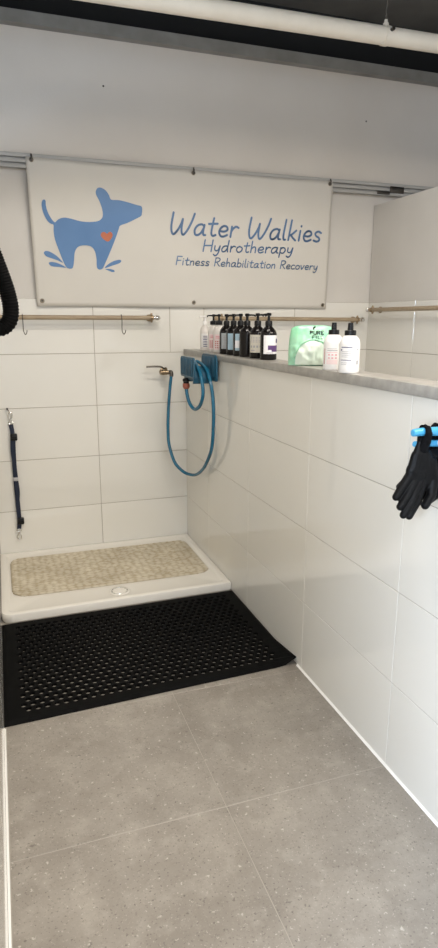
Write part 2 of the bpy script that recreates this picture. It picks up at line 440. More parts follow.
GL = {
'W': (.95, [[(0, 1), (-.01, .4), (.06, .06), (.16, .0), (.3, .2), (.41, .5), (.45, .72)], [(.45, .72), (.45, .3), (.51, .03), (.6, .0), (.74, .25), (.87, .65), (.94, 1)]]),
'a': (.54, [[(.42, .44), (.3, .52), (.12, .45), (.02, .25), (.06, .04), (.18, 0), (.32, .12), (.42, .38)], [(.43, .5), (.41, .2), (.44, .03), (.53, .02)]]),
't': (.42, [[(.2, .85), (.17, .4), (.18, .1), (.26, 0), (.38, .05)], [(.0, .56), (.4, .6)]]),
'e': (.46, [[(.04, .25), (.26, .24), (.4, .33), (.36, .47), (.22, .51), (.08, .4), (.03, .2), (.12, .02), (.26, 0), (.42, .08)]]),
'r': (.38, [[(.05, .5), (.05, 0)], [(.05, .25), (.13, .42), (.25, .51), (.37, .46)]]),
'l': (.20, [[(.05, 1), (.04, .3), (.08, .03), (.17, .01)]]),
'k': (.44, [[(.05, 1), (.04, 0)], [(.36, .5), (.2, .32), (.06, .22)], [(.13, .26), (.25, .12), (.4, 0)]]),
'i': (.16, [[(.05, .5), (.05, 0)], [(.06, .72), (.065, .74)]]),
's': (.40, [[(.35, .45), (.2, .52), (.06, .42), (.12, .29), (.28, .2), (.32, .08), (.2, 0), (.03, .05)]]),
'H': (.68, [[(.05, 1), (.03, 0)], [(.6, 1), (.58, 0)], [(.04, .5), (.59, .52)]]),
'y': (.46, [[(.04, .5), (.05, .2), (.16, .07), (.3, .15), (.4, .5)], [(.4, .5), (.37, .05), (.27, -.27), (.13, -.35), (.02, -.25)]]),
'd': (.52, [[(.42, .44), (.3, .52), (.12, .45), (.02, .25), (.06, .04), (.18, 0), (.32, .12), (.42, .38)], [(.44, 1), (.42, .3), (.45, 0)]]),
'o': (.46, [[(.22, .51), (.06, .4), (.02, .2), (.12, .02), (.26, 0), (.4, .15), (.4, .38), (.22, .51)]]),
'h': (.46, [[(.05, 1), (.04, 0)], [(.05, .3), (.16, .46), (.28, .5), (.36, .36), (.37, 0)]]),
'n': (.46, [[(.05, .5), (.04, 0)], [(.05, .3), (.16, .46), (.28, .5), (.36, .36), (.37, 0)]]),
'p': (.48, [[(.06, .5), (.04, 0), (.03, -.36)], [(.05, .35), (.18, .5), (.34, .46), (.42, .28), (.34, .06), (.2, 0), (.06, .1)]]),
'F': (.54, [[(.06, 1), (.03, 0)], [(.06, 1), (.5, 1)], [(.05, .52), (.42, .54)]]),
'R': (.58, [[(.06, 1), (.03, 0)], [(.04, .96), (.3, 1), (.5, .86), (.42, .6), (.2, .48), (.06, .47)], [(.2, .48), (.36, .22), (.53, 0)]]),
'b': (.48, [[(.06, 1), (.03, 0)], [(.05, .35), (.18, .5), (.36, .44), (.42, .25), (.34, .04), (.18, 0), (.05, .08)]]),
'v': (.42, [[(.02, .5), (.10, .2), (.17, 0), (.28, .22), (.38, .5)]]),
'c': (.42, [[(.38, .43), (.24, .51), (.08, .42), (.02, .22), (.1, .03), (.24, 0), (.4, .08)]]),
' ': (.36, []),
}
def writing(name, text, xa, xb, za, zb, cap, w, m, parent):
    total = sum(GL[c][0]+.08 for c in text)-.08
    sx = (xb-xa)/total; x = xa; polys = []
    for c in text:
        adv, strokes = GL[c]
        for st in strokes:
            P = catmull([(p[0], p[1], 0) for p in st], 5) if len(st) > 2 else [Vector((p[0], p[1], 0)) for p in st]
            Q = []
            for p in P:
                X = x+p.x*sx+p.y*cap*.17
                base = za+(zb-za)*(X-xa)/(xb-xa)
                Q.append(Vector((X, base+p.y*cap)))
            for i, q in enumerate(Q):
                polys.append([(q.x+w*math.cos(2*PI*k/10), q.y+w*math.sin(2*PI*k/10)) for k in range(10)])
                if i+1 < len(Q):
                    d = Q[i+1]-q
                    if d.length < 1e-5: continue
                    n = Vector((-d.y, d.x)).normalized()*w
                    polys.append([tuple(q+n), tuple(q-n), tuple(Q[i+1]-n), tuple(Q[i+1]+n)])
        x += (adv+.08)*sx
    bm = bmesh.new()
    for pl in polys:
        vs = [bm.verts.new((p[0], wav(*p)-.0022, p[1])) for p in pl]
        f = bm.faces.new(vs); f.normal_update()
        if f.normal.y > 0: f.normal_flip()
    return link(name, bm, m, parent, smooth=None)
writing('lettering', 'Water Walkies', -0.0914, 0.8635, 1.8563, 1.8504, .113, .0061, M_text, banner)
writing('lettering', 'Hydrotherapy', 0.1004, 0.6776, 1.7684, 1.7763, .063, .0040, M_text, banner)
writing('lettering', 'Fitness Rehabilitation Recovery', -0.0598, 0.8516, 1.6903, 1.6853, .046, .0030, M_text, banner)
for gx, gz in ((-0.8298, 2.1825), (0.0429, 2.1805), (0.9048, 2.1805), (-0.817, 1.4808), (0.0489, 1.4808), (0.9028, 1.4748)):
    y = wav(gx, gz)-.002
    bm = bmesh.new(); lathe(bm, [(.005, 0), (.011, 0), (.012, -.002), (.009, -.004), (.005, -.003), (.005, 0)], (gx, y, gz), 'y', 20)
    e = link('eyelet', bm, M_eye, banner, True)
    bm = bmesh.new()
    if gz > 2: 
        tube(bm, catmull([(gx, y+.004, gz), (gx, y-.010, gz+.001), (gx+.001, y-.012, gz+.012), (gx, y-.006, gz+.026)], 5), .0038, 8)
        lathe(bm, [(0, -.010), (.008, -.008), (.009, -.003), (.006, 0)], (gx, y-.001, gz), 'y', 12)
    else:
        lathe(bm, [(0, -.007), (.005, -.006), (.006, -.002), (.005, .002)], (gx, y-.001, gz), 'y', 12)
    link('fixing_screw', bm, M_dkmetal, e, True)

# two tiny screws left in the upper board
for sx_, sz_, lb in ((-.437, 2.575, 'tiny dark screw head in the upper board above the banner dog'), (1.153, 2.555, 'tiny dark screw head in the upper board above the right end of the rail')):
    bm = bmesh.new(); lathe(bm, [(.004, 0), (.005, -.002), (.003, -.005), (0, -.0055)], (sx_, -.012, sz_), 'y', 12)
    tag(link('screw', bm, M_dkmetal, None, True), lb, 'screw', 'screws in the upper board')
# dark clip at the far right end of the grooved rail
bm = bmesh.new(); box(bm, 1.33, 1.43, -.052, -.040, 2.158, 2.196, bev=.004); box(bm, 1.24, 1.33, -.048, -.040, 2.146, 2.164, bev=.003)
tag(link('rail_clip', bm, M_dkmetal, None, True), 'small dark clip on the grooved rail right of the banner', 'clip')

# ------------------------------------------------------------------ wooden rods
def rail(a, b, wall, label, brackets, knobs, group=None):
    a, b = Vector(a), Vector(b); d = (b-a).normalized()
    t = empty('hanging_rod', (a+b)/2); tag(t, label, 'rod', 'wooden rods on the walls')
    bm = bmesh.new(); tube(bm, [a, b], .0125, 20); link('dowel', bm, M_wood, t, True)
    W = Vector(wall)    # towards the wall
    for s in brackets:
        c = a+d*s
        bm = bmesh.new(); foot = c+W
        tube(bm, [c-d*.005, c+d*.005], .017, 20)
        tube(bm, [c, foot], .006, 12)
        tube(bm, [foot-W.normalized()*.005, foot], .020, 20)
        for sgn in (-1, 1):
            tube(bm, [c+Vector((0, 0, .012*sgn)), c+Vector((0, 0, .021*sgn)), c+Vector((0, 0, .026*sgn))], lambda q: .007-.002*q, 10)
        link('bracket', bm, M_brass, t, True)
    for e, sgn in knobs:
        c = a if e == 0 else b
        bm = bmesh.new()
        tube(bm, [c, c+d*sgn*.010, c+d*sgn*.012, c+d*sgn*.020, c+d*sgn*.030, c+d*sgn*.037, c+d*sgn*.040],
             lambda q: [.010, .010, .015, .0165, .0135, .007, .002][min(6, int(q*6.01))], 16)
        link('end_knob', bm, M_chrome, t, True)
    return t
rail((-1.13, -.06, 1.393), (-.205, -.06, 1.392), (0, .0595, 0), 'pale wooden rod under the dog side of the banner carrying two small hooks', (.06, .912), ((1, 1),))
rail((.16, -.06, 1.391), (1.15, -.06, 1.385), (0, .0595, 0), 'pale wooden rod on the back wall behind the bottles', (.05, .975), ((1, 1),))
rail((1.19, -.115, 1.446), (1.19, -2.6, 1.446), (.0595, 0, 0), 'pale wooden rod along the far right tiled wall', (.03, 1.2, 2.4), ((0, -1),))

for hx, lb in ((-.928, 'small metal S hook hanging on the rod nearest the black hose'), (-.392, 'small metal S hook hanging on the middle of the rod below the dog')):
    pts = [(hx, -.044, 1.388), (hx, -.045, 1.402), (hx, -.060, 1.4095), (hx-.001, -.0765, 1.398), (hx, -.076, 1.37), (hx, -.068, 1.335), (hx+.002, -.066, 1.315), (hx+.009, -.074, 1.302), (hx+.016, -.080, 1.312), (hx+.018, -.082, 1.325)]
    bm = bmesh.new(); tube(bm, catmull(pts, 6), .0022, 8)
    tag(link('s_hook', bm, M_dkmetal, None, True), lb, 'hook', 'S hooks on the wooden rod')

# ------------------------------------------------------------------ dog lead
nail = bmesh.new(); tube(nail, [(-1.043, -.001, .898), (-1.043, -.020, .897), (-1.036, -.026, .884)], .003, 8)
lathe(nail, [(0, -.030), (.006, -.029), (.006, -.025), (0, -.024)], (-1.043, 0.001, .897), 'y', 10)
tag(link('wall_hook', nail, M_dkmetal, None, True), 'small dark wall hook that the navy lead hangs from', 'hook')
lead = empty('dog_lead', (-1.027, -.015, .12)); tag(lead, 'navy webbing dog lead with metal clips hanging on the back wall', 'lead')
def strap(path, w, th, name, m, par):
    bm = bmesh.new(); P = catmull(path, 8); rows = []
    for i, p in enumerate(P):
        t = (P[min(i+1, len(P)-1)]-P[max(i-1, 0)]).normalized()
        s = Vector((0, -1, 0)).cross(t).normalized()*w/2
        q = Vector((0, 1, 0))*th/2
        rows.append([bm.verts.new(v) for v in (p-s-q, p+s-q, p+s+q, p-s+q)])
    for A, B in zip(rows, rows[1:]):
        for k in range(4): bm.faces.new([A[k], A[(k+1) % 4], B[(k+1) % 4], B[k]])
    bm.faces.new(rows[0][::-1]); bm.faces.new(rows[-1])
    return link(name, bm, m, par, True)
strap([(-1.030, -.014, .812), (-1.024, -.016, .74), (-1.027, -.016, .60), (-1.027, -.015, .49), (-1.025, -.016, .366), (-1.023, -.015, .25), (-1.028, -.014, .19)], .024, .003, 'webbing', M_navy, lead)
strap([(-1.027, -.020, .735), (-1.031, -.023, .66), (-1.028, -.020, .60), (-1.024, -.021, .5), (-1.020, -.023, .42), (-1.026, -.022, .34), (-1.022, -.020, .235)], .022, .003, 'webbing', M_navy, lead)
for z, x in ((.736, -1.019), (.240, -1.016)):
    bm = bmesh.new(); box(bm, x-.019, x+.019, -.034, -.010, z-.020, z+.020, bev=.007, seg=3)
    box(bm, x-.013, x+.013, -.038, -.034, z-.006, z+.006, bev=.0015)
    link('slider', bm, M_blkpl, lead, True)
bm = bmesh.new(); box(bm, -1.041, -1.012, -.028, -.011, .482, .502, bev=.002)
s_ = link('keeper', bm, M_tagm, lead, True); s_['label'] = 'pale grey keeper band'
def clip(zt, flip):
    bm = bmesh.new(); x = -1.0285; s = -1 if flip else 1
    def q(dx, dz): return (x+dx, -.016, zt+dz*s)
    # ring at the strap, swivel, then snap hook
    tube(bm, [q(.013*math.cos(a), .004+.008*math.sin(a)) for a in [2*PI*k/20 for k in range(21)]], .0025, 8)
    tube(bm, [q(0, .012), q(0, .020), q(0, .026)], .005, 10)
    tube(bm, catmull([q(-.002, .026), q(-.010, .036), q(-.011, .050), q(-.002, .062), q(.008, .056), q(.009, .044)], 5), .0034, 8)
    tube(bm, catmull([q(.002, .026), q(.008, .034), q(.009, .046)], 4), .0028, 8)
    return link('snap_clip', bm, M_chrome, lead, True)
clip(.814, False); clip(.186, True)

# ------------------------------------------------------------------ tap
tap = empty('wall_tap', (-.125, -.05, 1.085)); tag(tap, 'small metal wall tap with a long lever on the back wall', 'tap')
bm = bmesh.new()
lathe(bm, [(.022, -.0005), (.022, -.006), (.014, -.010), (.012, -.03), (.015, -.034), (.016, -.075), (.012, -.082), (0, -.083)], (-.140, 0, 1.082), 'y', 20)
tube(bm, [(-.178, -.075, 1.081), (-.150, -.072, 1.083), (-.120, -.078, 1.080)], .0125, 14)
tube(bm, [(-.140, -.066, 1.09), (-.140, -.066, 1.108)], .008, 12)
link('tap_body', bm, M_brass, tap, True)
bm = bmesh.new(); tube(bm, catmull([(-.140, -.070, 1.106), (-.155, -.076, 1.104), (-.170, -.080, 1.113), (-.19, -.080, 1.1165), (-.225, -.080, 1.117), (-.26, -.080, 1.116)], 5), .0036, 8, flat=1.5)
link('lever', bm, M_dkmetal, tap, True)
bm = bmesh.new(); tube(bm, catmull([(-.124, -.078, 1.080), (-.116, -.084, 1.082), (-.113, -.088, 1.074), (-.114, -.090, 1.058)], 4), .0125, 14)
link('spout', bm, M_dkmetal, tap, True)

# ------------------------------------------------------------------ hose and its holder
path = [(-.114, -.090, 1.068), (-.120, -.094, 1.03), (-.129, -.098, .96), (-.140, -.106, .85), (-.147, -.12, .745), (-.147, -.14, .659), (-.126, -.18, .562), (-.088, -.215, .512), (-.058, -.26, .499), (-.040, -.34, .516),
        (-.040, -.47, .580), (-.042, -.575, .664), (-.044, -.638, .746), (-.045, -.663, .88), (-.045, -.655, .982), (-.045, -.632, 1.04), (-.046, -.603, 1.085),
        (-.050, -.555, 1.135), (-.060, -.475, 1.160), (-.074, -.445, 1.165), (-.086, -.48, 1.162), (-.092, -.55, 1.14), (-.093, -.605, 1.10), (-.092, -.632, 1.04), (-.092, -.625, .99), (-.096, -.585, .943), (-.105, -.53, .921), (-.117, -.49, .940), (-.127, -.468, .985), (-.130, -.458, 1.03)]
hose = empty('garden_hose', (-.09, -.3, .49)); tag(hose, 'blue garden hose looping from the wall tap up over the blue holder', 'hose')
bm = bmesh.new(); tube(bm, catmull(path, 8), .0092, 14); link('hose_tube', bm, M_hose, hose, 'all')
bm = bmesh.new(); lathe(bm, [(.013, 1.022), (.016, 1.027), (.019, 1.030), (.019, 1.048), (.016, 1.052), (.014, 1.052)], (-.130, -.458, 0), seg=18)
fit = link('hose_fitting', bm, M_cu, hose, True); fit['label'] = 'copper red hose fitting'
bm = bmesh.new(); lathe(bm, [(.014, 1.050), (.0155, 1.052), (.0155, 1.062), (.019, 1.063), (.019, 1.074), (.011, 1.080)], (-.130, -.458, 0), seg=18)
link('hose_nozzle', bm, M_blkpl, hose, True)

hold = empty('hose_holder', (-.012, -.50, 1.07)); tag(hold, 'teal blue plastic hose holder on the partition below the ledge', 'holder')
def rrect(y0, y1, z0, z1, r, n=5, rb=None):
    pts = []
    rb = r if rb is None else rb
    for cy, cz, a0, rr in ((y1-r, z1-r, 0, r), (y0+r, z1-r, 90, r), (y0+rb, z0+rb, 180, rb), (y1-rb, z0+rb, 270, rb)):
        for k in range(n+1):
            a = math.radians(a0+90*k/n); pts.append((cy+rr*math.cos(a), cz+rr*math.sin(a)))
    return pts
bm = bmesh.new(); prism(bm, rrect(-.635, -.385, 1.072, 1.205, .04, rb=.008), 'x', -.0125, -.022)
for k in range(9):
    y = -.605+k*.024; box(bm, -.026, -.021, y-.005, y+.005, 1.09, 1.195, bev=.0015)
link('back_plate', bm, M_hang, hold, True)
bm = bmesh.new(); prism(bm, rrect(-.60, -.355, 1.085, 1.192, .022, rb=.012), 'x', -.122, -.131)
for k in range(8):
    y = -.572+k*.0275; box(bm, -.136, -.130, y-.006, y+.006, 1.095, 1.184, bev=.0015)
link('front_plate', bm, M_hang, hold, True)
bm = bmesh.new()     # curved saddle between the plates
arc = []
for k in range(13):
    a = math.radians(200-220*k/12); arc.append((-.485+.085*math.cos(a), 1.082+.062*math.sin(a)))
inner = [(y*.90-.0485, 1.0+(z-1.0)*.93) for y, z in arc[::-1]]
prism(bm, arc+inner, 'x', -.022, -.123)
box(bm, -.123, -.020, -.555, -.40, 1.072, 1.082, bev=.003)
link('saddle', bm, M_hang, hold, True)

# ------------------------------------------------------------------ shower tray
tray = empty('shower_tray', (-.57, -.43, 0)); tag(tray, 'low white shower tray between the back wall and the black mat', 'shower tray')
xa, xb = -1.1455, -.0015; yb = -.0015; yr, yl = -.832, -.853; zt = .046
def ty(x): return yl+(yr-yl)*(x-xa)/(xb-xa)
def outline(ins, rad, n=6):
    """ring of the tray inset by ins, front corners rounded"""
    x0, x1, y1 = xa+ins, xb-ins, yb-ins
    y0l, y0r = ty(x0)+ins, ty(x1)+ins
    pts = []
    for cx_, cy_, a0, r in ((x1-rad[0], y1-rad[0], 0, rad[0]), (x0+rad[1], y1-rad[1], 90, rad[1]), (x0+rad[2], y0l+rad[2], 180, rad[2]), (x1-rad[3], y0r+rad[3], 270, rad[3])):
        for k in range(n+1):
            a = math.radians(a0+90*k/n); pts.append((cx_+r*math.cos(a), cy_+r*math.sin(a)))
    return pts
bm = bmesh.new()
rings = []
for ins, z, rad in ((0.006, 0, (.004, .004, .045, .012)), (.001, .006, (.004, .004, .05, .012)), (0, zt-.007, (.004, .004, .05, .012)), (.002, zt-.002, (.004, .004, .05, .012)), (.006, zt, (.005, .005, .048, .012)),
                    (.028, zt, (.03, .03, .03, .03)), (.031, zt-.001, (.03, .03, .03, .03)), (.037, zt-.007, (.03, .03, .03, .03)), (.042, zt-.009, (.03, .03, .03, .03)), (.25, zt-.010, (.02, .02, .02, .02))):
    rings.append([bm.verts.new((x, y, z)) for x, y in outline(ins, rad)])
for A, B in zip(rings, rings[1:]):
    for k in range(len(A)): bm.faces.new([A[k], A[(k+1) % len(A)], B[(k+1) % len(A)], B[k]])
bm.faces.new(rings[-1]); bm.faces.new(rings[0][::-1])
link('tray_body', bm, M_tray, tray, True)
zi = zt-.0085
bm = bmesh.new(); lathe(bm, [(.050, zi-.003), (.054, zi+.001), (.052, zi+.003), (.044, zi+.004), (.042, zi+.002), (.036, zi+.0022), (.034, zi+.005), (.018, zi+.007), (0, zi+.0075)], (-.574, -.735, 0), seg=36)
dr = link('drain_cover', bm, M_tray, tray, True)
bm = bmesh.new()
for k in range(10):
    a = 2*PI*k/10
    cxx, cyy = -.574+.039*math.cos(a), -.735+.039*math.sin(a)
    lathe(bm, [(.004, zi+.0018), (.004, zi+.0030), (0, zi+.0031)], (cxx, cyy, 0), seg=8)
link('drain_holes', bm, M_dkmetal, dr, False)
bm = bmesh.new(); tube(bm, [(-.574+.041*math.cos(a), -.735+.041*math.sin(a), zi+.0035) for a in [2*PI*k/32 for k in range(33)]], .0016, 6)
link('drain_ring', bm, M_chrome, dr, True)

# beige non-slip bath mat lying in the tray
bm = bmesh.new(); mx0, mx1, my0, my1 = -1.092, -.049, -.648, -.098
NX, NY = 230, 130; G = {}
rc = .075
for j in range(NY+1):
    for i in range(NX+1):
        x = mx0+(mx1-mx0)*i/NX; y = my0+(my1-my0)*j/NY
        dx = max(mx0+rc-x, x-(mx1-rc), 0); dy = max(my0+rc-y, y-(my1-rc), 0)
        if math.hypot(dx, dy) > rc: continue
        ed = min(x-mx0, mx1-x, y-my0, my1-y)
        n = noise.noise((x*38, y*75, 0)); n2 = noise.noise((x*9, y*9, 3))
        row = math.cos(y/.030*2*PI)*math.cos(x/.042*2*PI)
        h = .0035+(.0045*max(0, row)+.003*max(0, n) if ed > .018 else .0005)+.0006*n2
        if ed < .006: h = .0025
        G[i, j] = bm.verts.new((x, y, zi+.0008+h))
for (i, j), v in list(G.items()):
    q = [(i, j), (i+1, j), (i+1, j+1), (i, j+1)]
    if all(k in G for k in q): bm.faces.new([G[k] for k in q])
r = bmesh.ops.extrude_edge_only(bm, edges=[e for e in bm.edges if e.is_boundary])
for v in [g for g in r['geom'] if isinstance(g, bmesh.types.BMVert)]: v.co.z = zi+.0002
tag(link('bath_mat', bm, M_bath, None, 'all'), 'beige non-slip bath mat with a pebbled surface lying in the shower tray', 'bath mat')

# black rubber mat with holes
bm = bmesh.new()
BL, BR, FR, FL = Vector((-1.1458, -.862, 0)), Vector((-.004, -.844, 0)), Vector((-.0012, -1.600, 0)), Vector((-1.1458, -1.652, 0))
TH = .0115
def mp(u, v, z=TH):   # u left-right, v back-front
    p = BL*(1-u)*(1-v)+BR*u*(1-v)+FR*u*v+FL*(1-u)*v
    lift = .028*max(0, (u-.93)/.07)**2*max(0, (v-.72)/.28)
    return Vector((p.x, p.y, z+lift+.0012*math.sin(u*9+v*3)*.5+.0006))
bu, bv = .045, .062; nu, nv = 31, 22
for j in range(nv):
    v0 = bv+(1-2*bv)*j/nv; v1 = bv+(1-2*bv)*(j+1)/nv
    off = .5 if j % 2 else 0
    cu = (1-2*bu)/nu
    edges = [bu] if off == 0 else [bu, bu+cu*.5]
    cells = [(bu+cu*(i+off), bu+cu*(i+1+off)) for i in range(nu-(1 if off else 0))]
    if off:
        for a, b in ((bu, bu+cu/2), (1-bu-cu/2, 1-bu)):
            bm.faces.new([bm.verts.new(mp(*q)) for q in ((a, v0), (a, v1), (b, v1), (b, v0))])
    for u0, u1 in cells:
        um, vm = (u0+u1)/2, (v0+v1)/2
        O = [(u1, vm), (u1, v1), (um, v1), (u0, v1), (u0, vm), (u0, v0), (um, v0), (u1, v0)]
        ov = [bm.verts.new(mp(*q)) for q in O]
        ru, rv = .0118/1.13, .0118/.76
        rim = [bm.verts.new(mp(um+ru*1.13*math.cos(k*PI/4), vm+rv*1.13*math.sin(k*PI/4), TH)) for k in range(8)]
        top = [bm.verts.new(mp(um+ru*math.cos(k*PI/4), vm+rv*math.sin(k*PI/4), TH-.0012)) for k in range(8)]
        bot = [bm.verts.new(mp(um+ru*.98*math.cos(k*PI/4), vm+rv*.98*math.sin(k*PI/4), .0002)) for k in range(8)]
        for k in range(8):
            k2 = (k+1) % 8
            bm.faces.new([ov[k2], ov[k], rim[k], rim[k2]])
            bm.faces.new([rim[k2], rim[k], top[k], top[k2]]); bm.faces.new([top[k2], top[k], bot[k], bot[k2]])
# solid border with a sloping outer edge
def strip(a, b, c, d, n):
    for i in range(n):
        s, t = i/n, (i+1)/n
        P = [(a[0]+(b[0]-a[0])*s, a[1]+(b[1]-a[1])*s), (a[0]+(b[0]-a[0])*t, a[1]+(b[1]-a[1])*t), (c[0]+(d[0]-c[0])*t, c[1]+(d[1]-c[1])*t), (c[0]+(d[0]-c[0])*s, c[1]+(d[1]-c[1])*s)]
        yield P
e = .012
ring_out = [(0, 0), (1, 0), (1, 1), (0, 1)]; ring_mid = [(e, e*1.5), (1-e, e*1.5), (1-e, 1-e*1.5), (e, 1-e*1.5)]; ring_in = [(bu, bv), (1-bu, bv), (1-bu, 1-bv), (bu, 1-bv)]
for k in range(4):
    k2 = (k+1) % 4
    for P in strip(ring_mid[k], ring_mid[k2], ring_in[k], ring_in[k2], 24): bm.faces.new([bm.verts.new(mp(*q)) for q in P])
    for P in strip(ring_out[k], ring_out[k2], ring_mid[k], ring_mid[k2], 24):
        bm.faces.new([bm.verts.new(mp(*P[0], .004)), bm.verts.new(mp(*P[1], .004)), bm.verts.new(mp(*P[2])), bm.verts.new(mp(*P[3]))])
        v = [mp(*P[0], .004), mp(*P[1], .004)]
        bm.faces.new([bm.verts.new(v[0]), bm.verts.new(v[1]), bm.verts.new((v[1].x, v[1].y, v[1].z-.0042)), bm.verts.new((v[0].x, v[0].y, v[0].z-.0042))])
bmesh.ops.remove_doubles(bm, verts=bm.verts[:], dist=.0002)
tag(link('rubber_mat', bm, M_rubber, None, False), 'black rubber drainage mat full of holes on the floor in front of the tray', 'mat')

# ------------------------------------------------------------------ bottles on the ledge
ZL = 1.2122
CX, CY = -1.06856, -3.70102
def patch(bm, c, r, a0, a1, z0, z1, n=8, mi=0, th=.0006):
    """curved label round a bottle; angles in degrees measured from the direction of the viewer side"""
    A = []; B = []
    for k in range(n+1):
        a = math.radians(a0+(a1-a0)*k/n)
        A.append(bm.verts.new((c[0]+r*math.cos(a), c[1]+r*math.sin(a), z0))); B.append(bm.verts.new((c[0]+r*math.cos(a), c[1]+r*math.sin(a), z1)))
    for k in range(n): bm.faces.new([A[k], A[k+1], B[k+1], B[k]]).material_index = mi
def label_part(root, c, r, a0, a1, z0, z1, m, prints, name='label', text=None):
    bm = bmesh.new(); patch(bm, c, r+.0005, a0, a1, z0, z1, 12); lb = link(name, bm, m, root, smooth='all')
    if text: lb['label'] = text
    by = {}
    for pm, b0, b1, w0, w1 in prints: by.setdefault(pm.name, (pm, []))[1].append((b0, b1, w0, w1))
    for pm, L_ in by.values():
        if len(L_) <= 3:
            for b0, b1, w0, w1 in L_:
                bm = bmesh.new(); patch(bm, c, r+.0010, a0+(a1-a0)*b0, a0+(a1-a0)*b1, z0+(z1-z0)*w0, z0+(z1-z0)*w1, 4)
                link('printing', bm, pm, lb, smooth='all')
            continue
        bm = bmesh.new()
        for b0, b1, w0, w1 in L_: patch(bm, c, r+.0010, a0+(a1-a0)*b0, a0+(a1-a0)*b1, z0+(z1-z0)*w0, z0+(z1-z0)*w1, 4)
        link('printing', bm, pm, lb, smooth='all')
    return lb
def pump_bottle(x, y, body_m, pump_m, H, r, lab, nozzle, label, group=None, clear=None):
    t = empty('pump_bottle', (x, y, ZL)); tag(t, label, 'bottle', group)
    c = (x, y); s = H/.197; q_ = 1.45 if (r < .033 and pump_m is M_blkpl) else 1
    bm = bmesh.new()
    lathe(bm, [(r*.90, 0), (r*.97, .002), (r, .006), (r, .098*s), (r*.985, .108*s), (r*.88, .121*s), (r*.62, .133*s), (r*.42, .140*s), (r*.38, .143*s), (r*.38, .148*s), (0, .148*s)], (x, y, ZL), seg=32)
    link('bottle_body', bm, body_m, t, True)
    bm = bmesh.new()
    lathe(bm, [(r*.42*q_, .143*s), (r*.43*q_, .145*s), (r*.43*q_, .160*s), (r*.36, .164*s), (r*.18, .165*s), (r*.16, .184*s), (r*.26, .185*s), (r*.30, .187*s), (r*.30, .194*s), (r*.2, .197*s), (0, .197*s)], (x, y, ZL), seg=20)
    a = math.radians(nozzle); d = Vector((math.cos(a), math.sin(a), 0)); z = ZL+.190*s
    tube(bm, [(x, y, z), Vector((x, y, z))+d*.022, Vector((x, y, z-.001))+d*.034, Vector((x, y, z-.006))+d*.039], .0042, 10)
    link('pump_head', bm, pump_m, t, True)
    if lab: label_part(t, c, r, *lab)
    return t
def facing(x, y): return math.degrees(math.atan2(CY-y, CX-x))
LX = .038
# (x, y, material, half-height, label spec)
zt0, zt1 = ZL+.026, ZL+.104
def lab(x, y, a, w, m, prints, text=None, z0=zt0, z1=zt1): return (a-w, a+w, z0, z1, m, prints, 'label', text)
rows = lambda pm, n, x0, x1, y0, y1: [(pm, x0, x1, y0+(y1-y0)*k/n, y0+(y1-y0)*(k+.45)/n) for k in range(n)]
def f(y, d=0): return facing(LX, y)+d
pump_bottle(LX, -.268, M_transl, M_white, .194, .029, lab(0, 0, f(-.268), 50, M_white, rows(M_navyp, 7, .3, .75, .05, .9), None, ZL+.02, ZL+.095), 200, 'milky white pump bottle with small navy print, farthest on the ledge')
grid = [(M_red, .12+.2*i, .24+.2*i, .12+.13*j, .19+.13*j) for i in range(4) for j in range(4)] + rows(M_pink, 2, .2, .8, .75, .95)
pump_bottle(LX, -.417, M_transl, M_blkpl, .198, .030, lab(0, 0, f(-.417), 55, M_lpink, grid, None, ZL+.015, ZL+.095), 190, 'milky bottle with red print grid and black pump, second from the back wall')
pump_bottle(LX, -.508, M_transl, M_blkpl, .198, .030, lab(0, 0, f(-.508), 55, M_lpink, grid, None, ZL+.015, ZL+.095), 190, 'milky bottle with red print grid and black pump, right beside the first black bottle')
lead_ = [
 (-.625, M_lgrey, rows(M_greyp, 8, .15, .8, .1, .9), 10, 330, 'black pump bottle with a plain grey label, leftmost of the black bottles'),
 (-.727, M_lblue, [(M_lwhite, .45, .8, .1, .6), (M_navyp, .5, .62, .6, .75), (M_greyp, .5, .7, .3, .4)], 5, 205, 'black pump bottle with a pale blue picture label, second of the black row'),
 (-.823, M_lblue, [(M_lwhite, .0, .35, .15, .6), (M_navyp, .3, .5, .62, .82), (M_red, .72, .78, .2, .8), (M_lwhite, .5, .95, .0, .3)], 12, 200, 'black pump bottle with a pale blue and red edged label, third of the black row'),
 (-.908, None, [], 20, 345, 'black pump bottle showing no label, between the pale blue and the beige labels'),
 (-1.036, M_lbeige, rows(M_greyp, 4, .12, .9, .58, .92)+[(M_greyp, .10+.2*i, .22+.2*i, .28, .40) for i in range(4)]+[(M_greyp, .12, .4, .1, .15)], -8, 350, 'black pump bottle with a beige text label, fifth of the black row'),
 (-1.159, M_lwhite, [(M_purple, .28, .98, .22, .46), (M_purple, .5, .98, .12, .24), (M_navyp, .82, .98, .60, .82), (M_greyp, .2, .6, .04, .08)], 22, 205, 'black pump bottle with a white and purple label, nearest of the black row'),
]
for y, m, pr, dd, nz, lb in lead_:
    pump_bottle(LX, y, M_blkbot, M_blkpl, .197, .036, lab(0, 0, facing(LX, y)+dd, 56, m, pr) if m else None, nz, lb, 'black pump bottles on the ledge')
